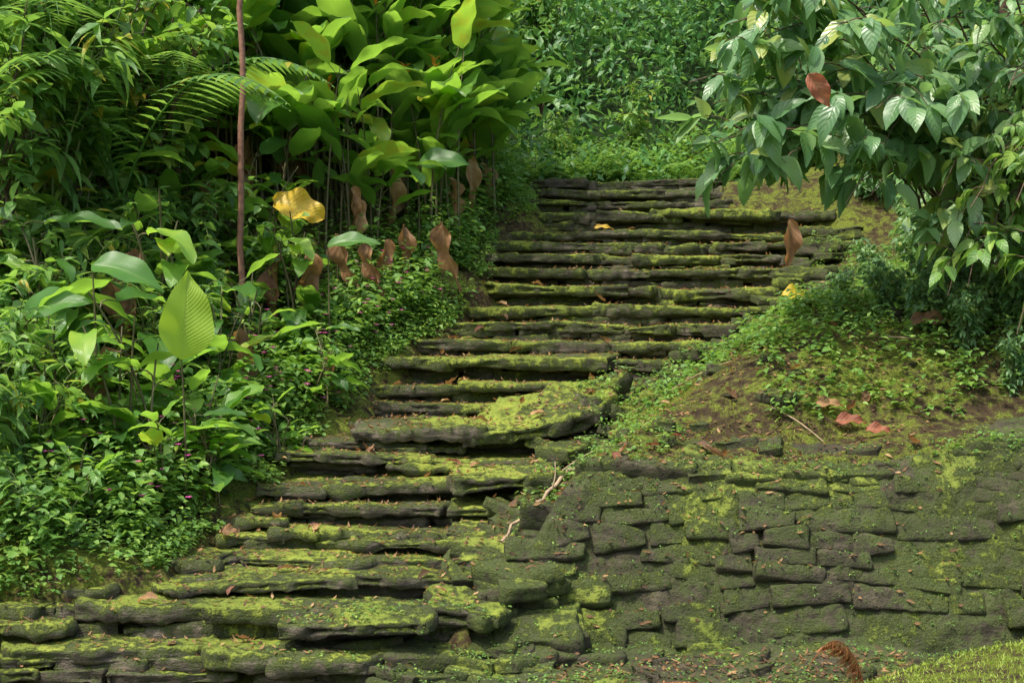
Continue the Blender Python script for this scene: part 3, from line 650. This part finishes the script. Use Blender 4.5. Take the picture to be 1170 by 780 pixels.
# ---------------------------------------------------------------- ground cover
gh=Geo()
def herbs(xy,hmin,hmax,lmin,lmax,nl,tone,g=gh):
    xy=np.asarray(xy);z=np.array([drop(x,y)[0] for x,y in xy]);n=len(xy)
    a=rng.uniform(0,6.283,(n,nl));h=rng.uniform(hmin,hmax,(n,1))*rng.uniform(.3,1,(n,nl));r=rng.uniform(.1,.5,(n,nl))*h+.01
    P=np.stack([xy[:,:1]+np.cos(a)*r,xy[:,1:]+np.sin(a)*r,z[:,None]+h],-1).reshape(-1,3)
    D=np.stack([np.cos(a),np.sin(a),rng.normal(.1,.3,a.shape)],-1).reshape(-1,3);m=len(P)
    L=rng.uniform(lmin,lmax,m);leaves(g,P,D,np.array([0,0,1.])+rng.normal(0,.3,(m,3)),L,L*rng.uniform(.5,.75,m),np.clip(rng.normal(tone,.22,m),0,1),bend=.6,rows=3)
pts=[]
while len(pts)<3800:
    y=random.uniform(7.3,15.8);dl=abs(random.gauss(0,.6))-.02
    x=Lat(y)-dl
    if fbm(np.array([[x*1.8,y*1.8,8.]]),2,4)[0]>-.35: pts.append((x,y))
pts=np.array(pts);dd=np.array([Lat(y)-x for x,y in pts])
near=dd<.22
herbs(pts[near],.03,.14,.02,.05,6,.65);herbs(pts[~near],.06,.5,.035,.10,7,.58)
pts=[(Lat(y)-U_(.02,.9),y) for y in rng.uniform(7.2,8.6,350)]+[(Lat(y)-U_(.0,.6),y) for y in rng.uniform(10.4,12.6,450)];herbs(pts,.03,.25,.025,.06,7,.6)
pts=[]
while len(pts)<3200:
    y=random.uniform(8.05,13.5);dr=random.uniform(0,3.2);x=Rat(y)+dr
    if fbm(np.array([[x*1.4,y*1.4,3.]]),3,4)[0]>-.12+ (0 if y>9 else .15): pts.append((x,y))
herbs(pts,.01,.09,.014,.04,5,.62)
pts=[(Rat(y)+.5+random.random()*2.2,y) for y in rng.uniform(9.8,13,900)];herbs(pts,.04,.2,.03,.06,7,.55)
pts=[(U_(1.6,3.6),U_(8.6,10.2)) for k in range(420)];herbs(pts,.05,.25,.03,.07,8,.6)
pts=[(random.uniform(-2,4.5),y) for y in rng.uniform(16.3,18.5,1200)];herbs(pts,.1,.6,.05,.12,7,.25)
pts=[(random.uniform(-1.2,2.6),y) for y in rng.uniform(6.5,7.4,500)];herbs(pts,.01,.04,.01,.025,5,.6)
pts=[(random.uniform(.2,4.),y) for y in rng.uniform(7.5,8.3,1100)];herbs(pts,.005,.025,.008,.02,4,.55)
obj('ground_herbs',gh.mesh('ground_herbs',M_herb),kind='stuff',label='small bright green herbs covering the bank edges',category='herbs')
gk=Geo();n=56000
yy=rng.uniform(7.9,12.2,n);xx=np.interp(yy,ys,Rx)+rng.uniform(-.05,2.8,n);msk=fbm(np.stack([xx*2.2,yy*2.2,0*xx],-1),3,21)+rng.normal(0,.25,n)>.08
xx,yy=xx[msk],yy[msk];zz=H(xx,yy);n=len(xx)
leaves(gk,np.stack([xx,yy,zz-.004],-1),np.array([0,0,1.])+rng.normal(0,.6,(n,3)),rng.normal(0,1,(n,3)),rng.uniform(.012,.035,n),.008,rng.random(n),rows=1,cols=2,shape='blade')
obj('bank_moss',gk.mesh('bank_moss',M_moss),kind='stuff',label='shaggy moss carpet on the earth bank',category='moss')
gl_=Geo();n=28000;xx=rng.uniform(.9,3.6,n);yy=rng.uniform(4.8,6.5,n);zz=H(xx,yy);k=zz>.0;xx,yy,zz=xx[k],yy[k],zz[k];n=len(xx)
leaves(gl_,np.stack([xx,yy,zz-.01],-1),np.array([0,0,1.])+rng.normal(0,.6,(n,3)),rng.normal(0,1,(n,3)),rng.uniform(.015,.038,n),.008,rng.random(n),rows=2,cols=2,shape='blade')
obj('grass',gl_.mesh('grass',M_grass),kind='stuff',label='short bright grass on a low mound',category='grass')
gf=Geo();B=[];D=[]
for k in range(200):
    y=random.uniform(8.2,12.4);x=Lat(y)-random.uniform(.05,.95);z=drop(x,y)[0]+random.uniform(.15,.5)
    for m in range(5): a=m*1.257;B.append((x,y,z));D.append((math.cos(a),math.sin(a)-.3,.5))
leaves(gf,B,D,[(0,0,1.)]*len(B),.026,.022,rng.random(len(B)),rows=2)
obj('pink_blossoms',gf.mesh('pink_blossoms',M_pink),kind='stuff',label='tiny pink blossoms scattered among the herbs',category='flowers')
gq=Geo();B=[];D=[];N=[]
for k in range(7500):
    q=random.random()
    if q<.5:
        i=random.randint(0,20);y=steps[i][0]+random.uniform(.0,.35);x=random.uniform(steps[i][2],steps[i][3])
    elif q<.6: x=U_(.2,2.);y=U_(6.45,7.3)
    else: y=random.uniform(7.6,12.5);x=Rat(y)+random.uniform(0,2.5)
    z,nn=drop(x,y);a=random.uniform(0,6.283);B.append((x,y,z+.008));D.append((math.cos(a),math.sin(a),random.uniform(-.05,.2)));N.append(nn)
leaves(gq,B,D,N,rng.uniform(.015,.06,len(B)),.017,rng.random(len(B))**1.4*.8,bend=rng.uniform(-1.2,1.2,len(B)),rows=3)
obj('leaf_litter',gq.mesh('leaf_litter',M_dead),kind='stuff',label='crumbled brown leaf litter on steps and bank',category='leaf litter')
fl=[]
for k in range(6):
    g=Geo();leaves(g,[(0,0,0)],[(1,0,.1)],[(0,0,1)],.14,.055,[.15,.35,.6,.8,.3,.1][k],bend=[.9,-.8,1.4,.5,-1.3,.7][k],fold=.7,rows=7,cols=5,wav=.12);fl.append(g.mesh('fallen_leaf',M_dead if k else M_red))
spots=[]
for k in range(90):
    if k<50: i=random.randint(0,21);y=steps[i][0]+random.uniform(-.02,.3);x=random.uniform(steps[i][2]+.1,steps[i][3])
    else: y=random.uniform(8.1,11.);x=Rat(y)+random.uniform(.1,2.4)
    spots.append((x,y))
for k,(x,y) in enumerate(spots):
    z,nn=drop(x,y)
    obj('fallen_leaf',fl[random.randint(0,5)],loc=(x,y,z+.02),rot=(random.gauss(0,.3),random.gauss(0,.3),random.uniform(0,6.28)),sc=random.uniform(.5,1.1),label='curled dry brown leaf lying on the stones',category='leaf',group='fallen leaves on the steps and bank')
for (x,y,m,L,W,lab,dz) in [(1.95,10.3,M_yel,.22,.13,'bright yellow fallen leaf caught on low plants of the bank',.14),(1.95,8.6,M_red,.2,.09,'large reddish-brown fallen leaf on the bank',.05),(2.1,8.45,M_red,.16,.08,'reddish leaf curled on the bank',.05),(1.85,8.7,M_dead,.18,.08,'dry brown leaf curled on the bank',.05),(.82,14.2,M_yel,.2,.06,'yellowish leaf lying on an upper step',.05),(2.6,9.3,M_dead,.3,.12,'big dry brown leaf caught on the bank',.08),(-1.72,8.42,M_dead,.1,.08,'pale dry leaf on the step edge',.03),(-2.9,8.0,M_yel,.12,.08,'small yellow leaf near the steps',.05)]:
    z,_=drop(x,y);single('fallen_leaf',m,(x,y,z+dz),(.8,-.2,.2),(random.gauss(0,.3),-.7,.7),L,W,bend=.8,fold=.5,wav=.15,label=lab,category='leaf',group='fallen leaves on the steps and bank')
p0=np.array([-.06,7.9,drop(-.06,7.9)[0]+.06]);p2=np.array([.42,9.1,drop(.42,9.1)[0]+.08])
c=curve(p0,(p0+p2)/2+np.array([.03,0,.08]),p2,16);c[1:-1]+=rng.normal(0,.008,(14,3));gs=Geo();tube(gs,c,np.linspace(.008,.015,16),7)
tube(gs,curve(c[9],c[9]+np.array([.03,.0,.07]),c[9]+np.array([.02,.05,.16]),5),np.linspace(.006,.003,5),5)
obj('fallen_branch',gs.mesh('fallen_branch',M_stick),label='pale dry stick lying slanted across the steps',category='branch')
for (p,q) in [((1.6,8.75),(1.85,8.45)),((.3,9.1),(.65,9.5)),((1.1,10.),(1.5,9.7)),((2.4,9.3),(2.8,9.1))]:
    za=drop(*p)[0]+.015;zb=drop(*q)[0]+.015;gs=Geo();c=curve((*p,za),((p[0]+q[0])/2,(p[1]+q[1])/2,(za+zb)/2+.04),(*q,zb),8);tube(gs,c,np.linspace(.006,.003,8),6)
    obj('dry_twig',gs.mesh('dry_twig',M_stick),label='thin dry twig lying on mossy ground',category='twig',group='dry twigs on the ground')
def deadfrond(pts,pin,lab='withered rust-brown fern frond arching at the grass edge',wd=.014,dn=.8,sp_=.6):
    g=Geo();c=np.array(pts);tube(g,c,np.linspace(.004,.0015,len(c)),5,.2);tg=nrmz(np.gradient(c,axis=0));B=[];D=[];L=[]
    for i in range(1,len(c)):
        for s in(-1,1):
            sdv=np.array([-tg[i][1],tg[i][0],0])*s*sp_+tg[i]*.25-np.array([0,0,dn]);B.append(c[i]);D.append(sdv+rng.normal(0,.2,3));L.append(pin*random.uniform(.7,1.1)*math.sin(math.pi*(i/len(c))**.6+.15))
    leaves(g,B,D,np.array([[0,-.5,1.]]*len(B)) if dn<.3 else [(1,0,.2)]*len(B),np.array(L),wd,rng.random(len(B)),bend=.7,rows=3,shape='lance')
    obj('brown_fern',g.mesh('brown_fern',M_rust),label=lab,category='fern',group='withered ferns by the grass')
b0=np.array([1.5,6.3,float(H(1.5,6.3))])
deadfrond(curve(b0+np.array([.06,0,0]),b0+np.array([-.04,0,.36]),b0+np.array([-.2,-.04,.08]),60),.10,wd=.014)
deadfrond(curve(b0+np.array([.07,0.05,0]),b0+np.array([.0,0.03,.28]),b0+np.array([-.12,.04,.08]),40),.08,wd=.014)
for k in range(8):
    xa=U_(.5,1.15);y=U_(6.55,6.68);xb=xa+U_(.2,.35)
    p=np.array([xa,y,drop(xa,y)[0]+.025]);q=np.array([xb,y-.05,drop(xb,y-.05)[0]+.025]);deadfrond(curve(p,(p+q)/2+np.array([0,0,.03]),q,32),.055,lab='dead rust-brown fern frond lying along the grass edge',dn=.1,sp_=1.,wd=.010)
# ---------------------------------------------------------------- light and camera
w=bpy.data.worlds.new("World");scene.world=w;w.use_nodes=True;nt=w.node_tree
bg=nt.nodes['Background'];sk=nt.nodes.new('ShaderNodeTexSky');sk.sky_type='NISHITA';sk.sun_disc=False
sk.dust_density=4.;sk.air_density=1.
sv=Vector((-.38,-.34,1.)).normalized()
sk.sun_elevation=math.asin(sv.z);sk.sun_rotation=math.atan2(sv.x,sv.y)
nt.links.new(sk.outputs[0],bg.inputs[0]);bg.inputs[1].default_value=.31
sl=bpy.data.lights.new('sun','SUN');sl.energy=5.;sl.angle=math.radians(1.);sl.color=(1,.95,.85)
so=bpy.data.objects.new('sun',sl);COL.objects.link(so);so.rotation_euler=sv.to_track_quat('Z','Y').to_euler();so.location=(-4,0,12)
cam=bpy.data.cameras.new('camera');cam.lens=50;cam.sensor_width=36;cam.clip_end=400
co=bpy.data.objects.new('camera',cam);COL.objects.link(co);co.location=(0,0,EYE);co.rotation_euler=(math.pi/2,0,0)
scene.camera=co
